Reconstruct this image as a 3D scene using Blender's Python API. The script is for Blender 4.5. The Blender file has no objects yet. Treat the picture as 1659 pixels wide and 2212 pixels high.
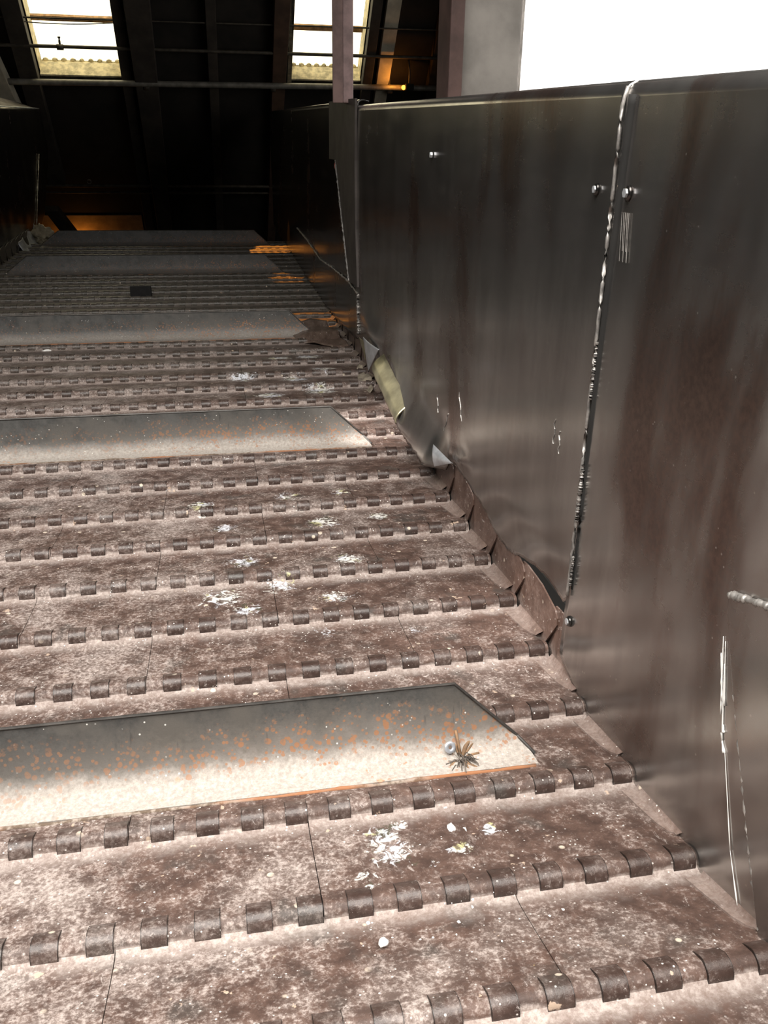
import bpy, bmesh, math, random
from mathutils import Vector, Matrix, noise
random.seed(7)
S = bpy.context.scene
COL = S.collection
U = 0.2                      # metres per pan pitch; every length below is in pitches

# ---------------------------------------------------------------- camera
R = [[0.982299, -0.186817, 0.013729], [-0.06157, -0.391221, -0.918235], [0.176913, 0.901136, -0.395798]]
CAM = Vector((-3.03, -3.2231, 4.5541))
cd = bpy.data.cameras.new('camera'); cam = bpy.data.objects.new('camera', cd); COL.objects.link(cam)
cd.sensor_fit = 'HORIZONTAL'; cd.sensor_width = 36; cd.lens = 40.292
cd.clip_start = 0.01; cd.clip_end = 200
m = Matrix.Identity(4)
for i in range(3):
    m[i][0] = R[0][i]; m[i][1] = -R[1][i]; m[i][2] = -R[2][i]; m[i][3] = CAM[i] * U
cam.matrix_world = m
S.camera = cam

# ---------------------------------------------------------------- light
w = bpy.data.worlds.new('daylight'); S.world = w; w.use_nodes = True
bg = w.node_tree.nodes['Background']
bg.inputs[0].default_value = (1.0, 0.965, 0.91, 1); bg.inputs[1].default_value = 12.8
S.view_settings.view_transform = 'Standard'; S.view_settings.look = 'None'
S.view_settings.exposure = 0.0; S.view_settings.gamma = 1.0; S.view_settings.use_curve_mapping = False

def portal(loc, rot, sx, sy):
    l = bpy.data.lights.new('daylight_portal', 'AREA'); l.shape = 'RECTANGLE'; l.size = sx * U; l.size_y = sy * U
    l.cycles.is_portal = True
    o = bpy.data.objects.new('daylight_portal', l); COL.objects.link(o)
    o.location = Vector(loc) * U; o.rotation_euler = rot
ROOF_TOP = 15.5
HX0, HX1, HY0, HY1 = -17.0, 5.0, -14.0, 3.0          # open hatch in the ceiling
portal(((HX0 + HX1) / 2, (HY0 + HY1) / 2, ROOF_TOP + .1), (0, 0, 0), HX1 - HX0, HY1 - HY0)
WY0, WY1, WZ0, WZ1 = 9.0, 33.6, 4.0, 11.0            # tall window in the right wall
portal((9.05, (WY0 + WY1) / 2, (WZ0 + WZ1) / 2), (0, math.pi / 2, 0), WZ1 - WZ0, WY1 - WY0)
def spot(loc, tgt, watts, deg, col, blend=.15, rad=.02):
    l = bpy.data.lights.new('added_spot', 'SPOT'); l.energy = watts; l.spot_size = math.radians(deg)
    l.spot_blend = blend; l.color = col; l.shadow_soft_size = rad
    o = bpy.data.objects.new('added_spot', l); COL.objects.link(o)
    o.location = Vector(loc) * U
    o.rotation_euler = (Vector(tgt) - Vector(loc)).to_track_quat('-Z', 'Y').to_euler()
def point(loc, watts, col, rad=.05):
    l = bpy.data.lights.new('warm_point', 'POINT'); l.energy = watts; l.color = col; l.shadow_soft_size = rad
    o = bpy.data.objects.new('warm_point', l); COL.objects.link(o); o.location = Vector(loc) * U

# ---------------------------------------------------------------- materials
class NT:
    def __init__(s, name):
        s.m = bpy.data.materials.new(name); s.m.use_nodes = True
        s.t = s.m.node_tree; s.b = s.t.nodes['Principled BSDF']
    def n(s, typ, **kw):
        x = s.t.nodes.new(typ)
        for k, v in kw.items():
            if k.startswith('i_'): pass
            else: setattr(x, k, v)
        return x
    def lk(s, a, b): s.t.links.new(a, b)
    def put(s, sock, v):
        if hasattr(v, 'links'): s.lk(v, sock)
        elif isinstance(v, (tuple, list)) and len(v) == 3 and sock.type == 'RGBA': sock.default_value = (*v, 1)
        else: sock.default_value = v
    def pos(s):
        return s.n('ShaderNodeNewGeometry').outputs['Position']
    def obj(s):
        return s.n('ShaderNodeTexCoord').outputs['Object']
    def mapv(s, v, scale=(1, 1, 1), rot=(0, 0, 0), loc=(0, 0, 0)):
        x = s.n('ShaderNodeMapping'); s.lk(v, x.inputs[0]); x.inputs['Scale'].default_value = scale
        x.inputs['Rotation'].default_value = rot; x.inputs['Location'].default_value = loc; return x.outputs[0]
    def noise(s, v, sc, det=4, rough=.6, dist=0):
        x = s.n('ShaderNodeTexNoise'); s.lk(v, x.inputs['Vector']); x.inputs['Scale'].default_value = sc
        x.inputs['Detail'].default_value = det; x.inputs['Roughness'].default_value = rough
        x.inputs['Distortion'].default_value = dist; return x.outputs['Fac']
    def vor(s, v, sc, out='Distance', rnd=1):
        x = s.n('ShaderNodeTexVoronoi'); s.lk(v, x.inputs['Vector']); x.inputs['Scale'].default_value = sc
        x.inputs['Randomness'].default_value = rnd; return x.outputs[out]
    def ramp(s, v, a, b, lo=0., hi=1.):
        x = s.n('ShaderNodeMapRange'); x.interpolation_type = 'SMOOTHSTEP'
        s.put(x.inputs['Value'], v); x.inputs['From Min'].default_value = a; x.inputs['From Max'].default_value = b
        x.inputs['To Min'].default_value = lo; x.inputs['To Max'].default_value = hi; return x.outputs[0]
    def math(s, op, a, b=0., c=0.):
        x = s.n('ShaderNodeMath', operation=op); s.put(x.inputs[0], a); s.put(x.inputs[1], b); s.put(x.inputs[2], c)
        return x.outputs[0]
    def mul(s, a, b): return s.math('MULTIPLY', a, b)
    def add(s, a, b): return s.math('ADD', a, b)
    def mx(s, a, b): return s.math('MAXIMUM', a, b)
    def mix(s, f, a, b):
        x = s.n('ShaderNodeMix', data_type='RGBA'); s.put(x.inputs[0], f); s.put(x.inputs[6], a); s.put(x.inputs[7], b)
        return x.outputs[2]
    def sep(s, v):
        x = s.n('ShaderNodeSeparateXYZ'); s.lk(v, x.inputs[0]); return x.outputs
    def dist(s, v, c):
        x = s.n('ShaderNodeVectorMath', operation='DISTANCE'); s.lk(v, x.inputs[0]); x.inputs[1].default_value = c
        return x.outputs['Value']
    def bump(s, h, st=.3, d=.01):
        x = s.n('ShaderNodeBump'); s.lk(h, x.inputs['Height']); x.inputs['Strength'].default_value = st
        x.inputs['Distance'].default_value = d; s.lk(x.outputs[0], s.b.inputs['Normal'])
    def done(s, col, rough=.6, metal=0., spec=.5):
        s.put(s.b.inputs['Base Color'], col); s.put(s.b.inputs['Roughness'], rough); s.put(s.b.inputs['Metallic'], metal)
        s.put(s.b.inputs['Specular IOR Level'], spec); return s.m

def plain(name, col, rough=.6, metal=0., var=.25, sc=12.):
    t = NT(name); v = t.pos(); n = t.noise(v, sc, 5)
    c = t.mix(t.ramp(n, .3, .7), tuple(x * (1 - var) for x in col), tuple(min(1, x * (1 + var)) for x in col))
    return t.done(c, rough, metal)

# droppings and spilled paint on the bed: centre (pitches), radius, which colour
SPLATS = [(-2.03, 1.42, .34), (-1.52, 1.36, .20), (-2.25, 1.15, .22), (-1.75, 1.22, .12), (-1.24, 1.55, .16), (-1.9, 1.75, .14),
          (-1.77, 7.39, .45), (-1.0, 7.5, .35), (-3.17, 5.57, .5), (-2.5, 5.8, .42), (-3.44, 8.1, .4), (-1.6, 6.2, .4), (-2.1, 4.7, .25),
          (-1.07, 13.7, .7), (-1.5, 14.6, .6), (-.8, 15.2, .55), (-2.1, 13.4, .6), (-1.0, 16.4, .6), (-1.15, 4.55, .2), (-3.1, 7.4, .35), (-2.9, 5.2, .35), (-1.9, 5.35, .35), (-2.2, 8.3, .4), (-1.4, 8.4, .35), (-2.9, 6.4, .4), (-2.05, 1.62, .25), (-2.6, 14.9, .6), (-1.7, 16.3, .6)]

def pan_material(name, dusty=1.0, knuckle=False, wing_z=0, red=0.):
    t = NT(name); p = t.pos(); o = t.obj()
    big = t.noise(p, 5.5, 5, .65); med = t.noise(p, 26, 6, .7); fine = t.noise(p, 150, 4, .75)
    vein = t.noise(t.mapv(p, (1.0, .6, 1)), 60, 6, .8, .6)
    base = t.mix(t.ramp(med, .3, .72), (.046, .026, .020) if not knuckle else (.034, .020, .016), (.118, .070, .054) if not knuckle else (.075, .048, .040))
    base = t.mix(t.mul(t.ramp(big, .45, .7), .3 if knuckle else 1.), base, (.112, .08, .068))
    base = t.mix(t.mul(t.ramp(t.noise(p, 9, 4, .6), .56, .70), .7), base, (.052, .045, .040))
    if red: base = t.mix(red, base, t.mix(t.ramp(med, .3, .7), (.085, .047, .035), (.16, .098, .076)))
    px = t.sep(p)[0]; py = t.sep(p)[1]
    far_mix = t.ramp(py, 10 * U, 26 * U)                       # greyer, less dusty and glossier towards the far end
    base = t.mix(t.mul(far_mix, .75), base, t.mix(t.ramp(med, .3, .7), (.050, .048, .038), (.10, .096, .078)))
    # dust film lying in clouds, thicker against the hinges
    y = t.math('DIVIDE', t.sep(o)[1], U); z = t.math('DIVIDE', t.sep(o)[2], U)
    left_lit = t.ramp(px, -1.0 * U, -5.0 * U, 0., .05)  # extra dust towards the left paints in the brighter light there
    mot = t.add(t.add(t.mul(big, .38), t.add(t.mul(med, .40), t.mul(fine, .50))), left_lit)
    d = t.mx(t.ramp(mot, .62, .84), t.mul(t.ramp(t.noise(t.mapv(p, (1, .55, 1), (0, 0, .5)), 40, 6, .8), .55, .75), .8))
    if knuckle:
        d = t.add(t.mul(d, .35), t.mul(t.ramp(fine, .62, .8), .4))
        low = t.ramp(t.add(z, t.mul(t.math('SUBTRACT', med, .5), -.2)), wing_z, -.06) if wing_z else t.ramp(t.add(z, t.mul(med, -.05)), -.075, -.10)
        d = t.mx(d, t.mul(low, .8))
    else:
        seam = t.ramp(t.add(y, t.mul(t.math('SUBTRACT', med, .5), -.40)), .72, 1.0)
        nose = t.mul(t.ramp(y, .0, -.02), t.ramp(t.add(z, t.mul(t.math('SUBTRACT', med, .5), .12)), .030, -.012))
        d = t.mx(t.mul(d, .66), t.mx(t.mul(seam, .74), t.mul(nose, .85)))
    d = t.mul(d, t.ramp(far_mix, 0, 1, dusty, dusty * .22))
    dustc = t.mix(t.ramp(fine, .35, .65), (.335, .27, .24), (.565, .49, .45))
    c = t.mix(d, base, dustc)
    if knuckle and not wing_z:
        ax = t.math('ABSOLUTE', t.math('DIVIDE', t.sep(o)[0], U))
        c = t.mix(t.ramp(ax, .0775, .080), c, (.016, .011, .009))
    # scuffs and grit
    c = t.mix(t.mul(t.ramp(vein, .60, .70), .6), c, (.55, .49, .46))
    sp = t.ramp(t.vor(p, 95), .17, .10)
    sp = t.mul(sp, t.ramp(t.noise(p, 22, 3), .46, .62))
    c = t.mix(t.mul(sp, .85), c, (.78, .74, .70))
    sp2 = t.mul(t.ramp(t.vor(t.mapv(p, loc=(3, 1, 2)), 21), .13, .09), t.ramp(t.noise(p, 10, 2), .5, .6))
    c = t.mix(sp2, c, (.55, .47, .38))
    tanm = t.mul(t.ramp(t.noise(t.mapv(p, loc=(7, 3, 0)), 34, 4, .6), .685, .72), .8)
    c = t.mix(tanm, c, (.50, .38, .29))
    # droppings
    sm = None
    for (x, yy, r) in SPLATS:
        k = min(38, max(1, int(yy)))
        g = t.ramp(t.dist(p, (x * U, yy * U, bedz(yy) * U)), r * U, r * U * .15)
        sm = g if sm is None else t.mx(sm, g)
    cut = t.noise(p, 55, 6, .72, 1.2)
    wm = t.ramp(t.add(t.mul(sm, .31), cut), .725, .84)
    dm = t.mul(t.ramp(t.add(t.mul(sm, .25), t.noise(t.mapv(p, loc=(5, 5, 1)), 30, 5, .7)), .75, .80), .8)
    c = t.mix(dm, c, (.055, .05, .03))
    wc = t.mix(t.ramp(t.noise(p, 14, 2), .42, .58), (.72, .74, .80), (.80, .79, .74))
    wc = t.mix(t.ramp(t.noise(t.mapv(p, loc=(2, 9, 4)), 20, 2), .58, .66), wc, (.52, .50, .26))
    c = t.mix(t.mul(wm, .8), c, wc)
    ro = t.math('SUBTRACT', t.ramp(far_mix, 0, 1, .60, .36) if not knuckle else .34, t.mul(d, -.3))
    t.bump(t.add(t.mul(med, .5), t.mul(fine, .6)), .35, .004)
    return t.done(c, ro, .0, .45)

PY = [-1.0, 0.0, 0.985, 1.983, 2.981, 3.981, 4.981, 5.981, 6.981, 7.981, 8.98, 9.98, 10.98, 11.98, 12.979, 13.979, 14.979, 15.979, 16.979, 17.978, 18.978, 19.978, 20.978, 21.978, 22.977, 23.977, 24.977, 25.977, 26.977, 27.976, 28.976, 29.976, 30.976, 31.976, 32.975, 33.975, 34.974, 35.974, 36.973, 37.972]
PZ = [0.15, 0.0, -0.172, -0.24, -0.293, -0.28, -0.26, -0.23, -0.22, -0.207, -0.183, -0.175, -0.164, -0.138, -0.103, -0.082, -0.079, -0.061, -0.039, -0.023, 0.001, 0.019, 0.037, 0.06, 0.081, 0.1, 0.119, 0.139, 0.16, 0.181, 0.2, 0.217, 0.238, 0.261, 0.288, 0.317, 0.345, 0.374, 0.403, 0.432]
# PY[k] is hinge row k of the photograph (row 1 is the first one wholly in frame); index 0 is the row below the frame
def bedz(y):
    """height of the plate surface under a point y along the belt"""
    for k in range(len(PY) - 1):
        if PY[k] <= y <= PY[k + 1]:
            u = (y - PY[k]) / (PY[k + 1] - PY[k])
            return PZ[k] + (PZ[k + 1] - PZ[k]) * .066 - .13 * u
    return PZ[-1]

M = {}
def dimming_pane_material(name, tr):  # tinted panes added to dim the daylight they let in
    t = NT(name); a = t.n('ShaderNodeBsdfTransparent'); n = t.noise(t.pos(), 6, 3)
    c = t.mix(t.ramp(n, .3, .7), tuple(x * .85 for x in tr), tuple(x * 1.1 for x in tr)); t.lk(c, a.inputs[0])
    g = t.n('ShaderNodeBsdfGlossy'); g.inputs['Roughness'].default_value = .2; g.inputs['Color'].default_value = (.5, .5, .5, 1)
    x = t.n('ShaderNodeMixShader'); x.inputs[0].default_value = .04; t.lk(a.outputs[0], x.inputs[1]); t.lk(g.outputs[0], x.inputs[2])
    t.lk(x.outputs[0], t.t.nodes['Material Output'].inputs['Surface']); return t.m
M['dimming_pane'] = dimming_pane_material('dimming_skylight_glass', (.52, .50, .42))
M['dimming_pane2'] = dimming_pane_material('dimming_window_glass', (.44, .44, .44))
M['pan'] = pan_material('dusty_brown_steel')
M['knuckle'] = pan_material('brown_hinge_steel', .8, True)

def cleat_material():
    t = NT('rusty_cleat_steel'); p = t.pos(); o = t.obj()
    z = t.math('DIVIDE', t.sep(o)[2], U)
    med = t.noise(p, 24, 6, .7); fine = t.noise(p, 130, 4, .75); big = t.noise(p, 6, 4, .6)
    base = t.mix(t.ramp(med, .3, .7), (.022, .023, .023), (.075, .073, .069))
    base = t.mix(t.ramp(big, .45, .70), base, (.085, .077, .068))
    zz = t.add(z, t.add(t.mul(t.math('SUBTRACT', fine, .5), .5), t.add(t.mul(t.math('SUBTRACT', med, .5), .55), t.mul(t.math('SUBTRACT', big, .5), .5))))
    film = t.ramp(zz, .66, .14)
    py = t.sep(p)[1]; far_dim = t.ramp(py, 26 * U, 4 * U, .20, 1.)  # film thinned with distance, painting light falloff onto the far cleats
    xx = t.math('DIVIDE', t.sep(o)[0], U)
    c = t.mix(t.mul(t.mul(film, t.ramp(xx, -6.0, -2.2, .16, .66)), far_dim), base, t.mix(t.ramp(fine, .3, .7), (.20, .175, .15), (.33, .29, .26)))
    zd = t.add(z, t.add(t.mul(t.math('SUBTRACT', med, .5), .12), t.mul(t.math('SUBTRACT', big, .5), .22)))
    d = t.mul(t.ramp(zd, .27, .07), t.ramp(py, 32 * U, 8 * U, .20, 1.))  # dust fades with distance too, darkening far cleats like weaker light
    dustc = t.mix(t.ramp(fine, .3, .7), (.29, .255, .225), (.45, .41, .37))
    c = t.mix(t.mul(d, .95), c, dustc)
    x = t.math('DIVIDE', t.sep(o)[0], U)
    rz = t.mul(t.ramp(zz, .06, .2), t.ramp(zz, .52, .3))
    rx = t.ramp(x, -6.0, -2.2, .35, 1.)
    rs = t.mx(t.ramp(t.add(t.vor(p, 60), t.mul(t.noise(p, 16, 3), -.55)), .05, -.05), t.ramp(t.add(t.vor(p, 110), t.mul(t.noise(p, 22, 3), -.62)), .05, -.04))
    c = t.mix(t.mul(t.mul(rs, t.mul(rz, rx)), .8), c, (.30, .135, .06))
    rs2 = t.mul(t.ramp(t.vor(t.mapv(p, loc=(2, 1, 5)), 38), .2, .14), t.ramp(t.noise(p, 12, 3), .55, .65))
    c = t.mix(t.mul(rs2, t.mul(d, .7)), c, (.50, .26, .14))
    st = t.mul(t.ramp(t.noise(t.mapv(p, (6, 1, 1)), 7, 4, .6), .66, .72), t.ramp(z, .15, .5))
    c = t.mix(t.mul(st, .55), c, (.02, .02, .02))
    sp = t.mul(t.ramp(t.vor(p, 80), .15, .09), t.ramp(t.noise(p, 18, 2), .5, .6))
    c = t.mix(t.mul(sp, .8), c, (.7, .68, .64))
    t.bump(t.add(t.mul(med, .5), t.mul(fine, .5)), .3, .004)
    return t.done(c, t.ramp(d, 0, 1, .5, .85), 0., .5)
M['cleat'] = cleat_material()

def guard_material(name, brown=.5, light=1.0):
    t = NT(name); p = t.pos()
    big = t.noise(t.mapv(p, (1, 1.3, .55)), 2.4, 4, .55, .4); med = t.noise(t.mapv(p, (1, 1, .25)), 9, 5, .65)
    fine = t.noise(p, 90, 4, .7)
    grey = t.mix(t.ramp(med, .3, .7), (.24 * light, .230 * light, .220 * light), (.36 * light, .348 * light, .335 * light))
    rust = t.mix(t.ramp(fine, .3, .7), (.080, .042, .031), (.16, .092, .070))
    f = t.ramp(t.add(t.mul(big, .7), t.add(t.mul(med, .25), t.mul(fine, .05))), .53 - .09 * brown, .67 - .05 * brown)
    c = t.mix(t.mul(f, .85), grey, rust)
    sc1 = t.noise(t.mapv(p, (1, 34, .9), (.6, 0, 0)), 9, 2, .5)
    sc2 = t.noise(t.mapv(p, (1, .8, 40), (.35, 0, 0), (3, 0, 1)), 7, 2, .5)
    scr = t.mx(t.ramp(sc1, .74, .80), t.ramp(sc2, .73, .79))
    c = t.mix(t.mul(scr, .10), c, (.42, .41, .40))
    c = t.mix(t.mul(t.mul(t.ramp(t.vor(p, 46), .10, .06), t.ramp(t.noise(p, 13, 2), .52, .6)), .8), c, (.6, .58, .55))
    hz = t.noise(t.mapv(p, (1, .5, 2.5), (.5, 0, 0)), 5, 6, .7)
    ro = t.add(t.ramp(hz, .3, .7, .20, .26), t.mul(f, .07))
    t.bump(t.noise(p, 2.2, 1), .12, .02)
    return t.done(c, ro, .92, .5)
M['guard'] = guard_material('dark_scuffed_sheet_steel', .45, 1.15)
M['guard2'] = guard_material('brown_scuffed_sheet_steel', .5, 1.3)
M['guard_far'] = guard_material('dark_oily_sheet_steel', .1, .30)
M['bright'] = plain('bare_bright_steel', (.62, .64, .67), .32, .55, .2, 20)
M['yellow_sheen'] = plain('yellow_sheen_steel', (.36, .33, .22), .34, .8, .25, 14)  # yellow reflection on the torn metal put into its base colour
M['weld'] = plain('grey_weld_metal', (.36, .34, .32), .45, .6, .45, 60)
M['gap'] = plain('black_gap_shadow_steel', (.012, .011, .010), .9)
M['wing'] = pan_material('brown_wing_steel', .5, True, .20, .85)
t = NT('rusty_dusty_weld'); n_ = t.noise(t.mapv(t.pos(), (.35, 1, 1)), 9, 4, .65)
M['rust'] = t.done(t.mix(t.ramp(n_, .44, .60), t.mix(t.ramp(t.noise(t.pos(), 70, 3), .4, .6), (.30, .25, .21), (.12, .085, .06)), (.30, .13, .06)), .9)
M['post'] = plain('red_brown_painted_post', (.14, .088, .08), .6, .1, .3, 14)
M['column'] = plain('pale_grey_column_paint', (.30, .275, .25), .7, 0, .22, 5)
M['column_edge'] = plain('red_oxide_column_edge', (.10, .058, .050), .7, 0, .3, 9)
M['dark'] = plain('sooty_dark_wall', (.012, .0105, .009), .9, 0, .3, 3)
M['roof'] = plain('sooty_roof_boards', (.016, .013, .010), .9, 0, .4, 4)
M['rafter'] = plain('sooty_rafter_timber', (.040, .032, .025), .85, 0, .35, 6)
M['rafter_red'] = plain('red_brown_rafter_timber', (.075, .042, .026), .8, 0, .3, 6)
M['pale'] = plain('pale_plaster', (.50, .46, .36), .8, 0, .2, 8)
M['sill'] = plain('cracked_plaster_reveal', (.62, .55, .38), .9, 0, .35, 18)
M['pipe'] = plain('grey_painted_pipe', (.20, .19, .165), .5, .2, .3, 12)
M['pipe_dark'] = plain('dark_dusty_pipe', (.07, .06, .045), .6, .2, .35, 20)
M['bar'] = plain('rusty_glazing_bar', (.38, .22, .11), .8, 0, .4, 25)
M['floor'] = plain('dark_concrete', (.06, .055, .05), .9, 0, .3, 3)
M['white'] = plain('chalky_white', (.78, .76, .73), .8, 0, .12, 60)
M['tan'] = plain('tan_flake', (.52, .41, .31), .85, 0, .2, 40)
M['twig'] = plain('dry_twig', (.22, .13, .07), .8, 0, .5, 50)
M['grime'] = plain('grey_brown_fibre', (.11, .09, .075), .9, 0, .5, 50)
M['ochre'] = plain('ochre_crust', (.50, .36, .10), .8, 0, .3, 60)
M['rag'] = plain('grubby_cream_rag', (.36, .31, .22), .9, 0, .25, 25)
M['leaf'] = plain('dull_tan_leaf', (.24, .205, .155), .8, 0, .25, 30)
M['scrap'] = pan_material('bent_scrap_steel', .5, True, .001, .9)
M['black'] = plain('black_steel_block', (.012, .011, .011), .9, 0, .3, 30)
M['washer'] = plain('zinc_washer', (.52, .55, .60), .4, .6, .1, 30)

# ---------------------------------------------------------------- mesh helpers (lengths in pitches)
class MB:
    def __init__(s): s.v = []; s.f = []
    def add(s, vs, fs):
        b = len(s.v); s.v += [tuple(x) for x in vs]; s.f += [tuple(b + i for i in f) for f in fs]; return s
    def box(s, c, d, rot=None):
        hx, hy, hz = d[0] / 2, d[1] / 2, d[2] / 2
        vs = [Vector((x, y, z)) for x in (-hx, hx) for y in (-hy, hy) for z in (-hz, hz)]
        if rot is not None: vs = [rot @ v for v in vs]
        vs = [v + Vector(c) for v in vs]
        return s.add(vs, [(0, 1, 3, 2), (4, 6, 7, 5), (0, 4, 5, 1), (2, 3, 7, 6), (0, 2, 6, 4), (1, 5, 7, 3)])
    def extrude(s, prof, x0, x1, nx=1, fx=None):
        """closed (y,z) profile swept along x; fx(x,y,z)->point may deform"""
        n = len(prof); b = []
        for i in range(nx + 1):
            x = x0 + (x1 - x0) * i / nx
            for (y, z) in prof: b.append((x, y, z))
        fs = []
        for i in range(nx):
            for j in range(n):
                a = i * n + j; c = i * n + (j + 1) % n
                fs.append((a, c, c + n, a + n))
        fs.append(tuple(range(n - 1, -1, -1))); fs.append(tuple(nx * n + j for j in range(n)))
        if fx: b = [fx(*q) for q in b]
        return s.add(b, fs)
    def tube(s, pts, r, n=10, jit=0., cap=True):
        pts = [Vector(p) for p in pts]; b = []; fs = []
        up = Vector((0, 0, 1))
        for i, p in enumerate(pts):
            d = (pts[min(i + 1, len(pts) - 1)] - pts[max(i - 1, 0)]).normalized()
            a = d.cross(up)
            if a.length < 1e-3: a = d.cross(Vector((1, 0, 0)))
            a.normalize(); c = a.cross(d)
            rr = (r(i / (len(pts) - 1)) if callable(r) else r) * (1 + random.uniform(-jit, jit))
            for k in range(n):
                t = 2 * math.pi * k / n; b.append(p + a * (rr * math.cos(t)) + c * (rr * math.sin(t)))
        for i in range(len(pts) - 1):
            for k in range(n):
                fs.append((i * n + k, i * n + (k + 1) % n, (i + 1) * n + (k + 1) % n, (i + 1) * n + k))
        if cap: fs.append(tuple(range(n - 1, -1, -1))); fs.append(tuple((len(pts) - 1) * n + k for k in range(n)))
        return s.add(b, fs)
    def grid(s, fn, nu, nv):
        b = [fn(i / nu, j / nv) for i in range(nu + 1) for j in range(nv + 1)]
        fs = [(i * (nv + 1) + j, (i + 1) * (nv + 1) + j, (i + 1) * (nv + 1) + j + 1, i * (nv + 1) + j + 1) for i in range(nu) for j in range(nv)]
        return s.add(b, fs)
    def lump(s, c, r, sub=2, rough=.35, sq=(1, 1, .5), seed=0):
        bm = bmesh.new(); bmesh.ops.create_icosphere(bm, subdivisions=sub, radius=1)
        vs = []
        for v in bm.verts:
            k = 1 + rough * noise.noise(v.co * 1.7 + Vector((seed * 3.1, seed, 0)))+ rough * .5 * noise.noise(v.co * 4 + Vector((seed, 0, seed * 2.3)))
            vs.append((c[0] + v.co.x * r * k * sq[0], c[1] + v.co.y * r * k * sq[1], c[2] + v.co.z * r * k * sq[2]))
        fs = [tuple(v.index for v in f.verts) for f in bm.faces]; bm.free(); return s.add(vs, fs)
    def build(s, name, mat, parent=None, loc=(0, 0, 0), smooth=False, thick=0, bevel=0, off=-1, sub=0):
        me = bpy.data.meshes.new(name)
        me.from_pydata([(x * U, y * U, z * U) for x, y, z in s.v], [], s.f)
        bm = bmesh.new(); bm.from_mesh(me)
        if not thick: bmesh.ops.recalc_face_normals(bm, faces=bm.faces)
        bm.to_mesh(me); bm.free()
        me.materials.append(mat)
        if smooth:
            for p in me.polygons: p.use_smooth = True
        o = bpy.data.objects.new(name, me); COL.objects.link(o)
        o.location = Vector(loc) * U
        if parent: o.parent = parent
        if thick:
            q = o.modifiers.new('thickness', 'SOLIDIFY'); q.thickness = thick * U; q.offset = off
        if bevel:
            q = o.modifiers.new('bevel', 'BEVEL'); q.width = bevel * U; q.segments = 2; q.limit_method = 'ANGLE'
        if sub:
            q = o.modifiers.new('subdiv', 'SUBSURF'); q.levels = sub; q.render_levels = sub
        return o
def smooth_angle(o, deg=40):
    me = o.data
    for p in me.polygons: p.use_smooth = True
    me.set_sharp_from_angle(angle=math.radians(deg))
def tag(o, label, cat, group=None):
    o['label'] = label; o['category'] = cat
    if group: o['group'] = group
    return o
def thing(name, label, cat, loc=(0, 0, 0), group=None):
    o = bpy.data.objects.new(name, None); o.empty_display_size = .05; COL.objects.link(o)
    o.location = Vector(loc) * U
    return tag(o, label, cat, group)
def struct(o):
    o['kind'] = 'structure'; return o
def copy_of(o, parent, loc=None):
    c = o.copy(); COL.objects.link(c); c.parent = parent
    if loc is not None: c.location = Vector(loc) * U
    return c
def sstep(a, b, x):
    t = max(0., min(1., (x - a) / (b - a))); return t * t * (3 - 2 * t)
def lerp_list(pts, y):
    if y <= pts[0][0]: return pts[0][1]
    for (a, b), (c, d) in zip(pts, pts[1:]):
        if a <= y <= c: return b + (d - b) * (y - a) / (c - a) if c > a else d
    return pts[-1][1]

# ---------------------------------------------------------------- the hall
XR, XL, YF, YB, ZF = 9.0, -24.0, -16.0, 54.3, -5.0
struct(MB().box(((XR + XL) / 2, (YF + YB) / 2, ZF - .25), (XR - XL + 2, YB - YF + 2, .5)).build('floor', M['floor']))
b = MB()
for (x0, x1, y0, y1) in ((XL, HX0, YF, 36.6), (HX1, XR, YF, 36.6), (HX0, HX1, YF, HY0), (HX0, HX1, HY1, 36.6)):
    b.box(((x0 + x1) / 2, (y0 + y1) / 2, ROOF_TOP + .2), (x1 - x0, y1 - y0, .4))
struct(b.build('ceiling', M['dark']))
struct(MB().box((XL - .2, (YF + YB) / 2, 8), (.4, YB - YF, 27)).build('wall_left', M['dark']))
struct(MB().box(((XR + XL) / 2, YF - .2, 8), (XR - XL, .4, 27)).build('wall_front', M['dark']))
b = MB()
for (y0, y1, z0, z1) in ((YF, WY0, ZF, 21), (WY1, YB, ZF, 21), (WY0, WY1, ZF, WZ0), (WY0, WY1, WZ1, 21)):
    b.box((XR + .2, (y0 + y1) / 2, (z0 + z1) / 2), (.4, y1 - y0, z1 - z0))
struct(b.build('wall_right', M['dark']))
b = MB()
for z in (WZ0, WZ1): b.box((XR + .2, (WY0 + WY1) / 2, z), (.5, WY1 - WY0, .3))
for y in (WY0, WY1): b.box((XR + .2, y, (WZ0 + WZ1) / 2), (.5, .3, WZ1 - WZ0))
o = struct(b.build('window_3', M['column']))
MB().box((XR + .2, (WY0 + WY1) / 2, (WZ0 + WZ1) / 2), (.04, WY1 - WY0, WZ1 - WZ0)).build('dimming_pane', M['dimming_pane2'], o)

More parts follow.
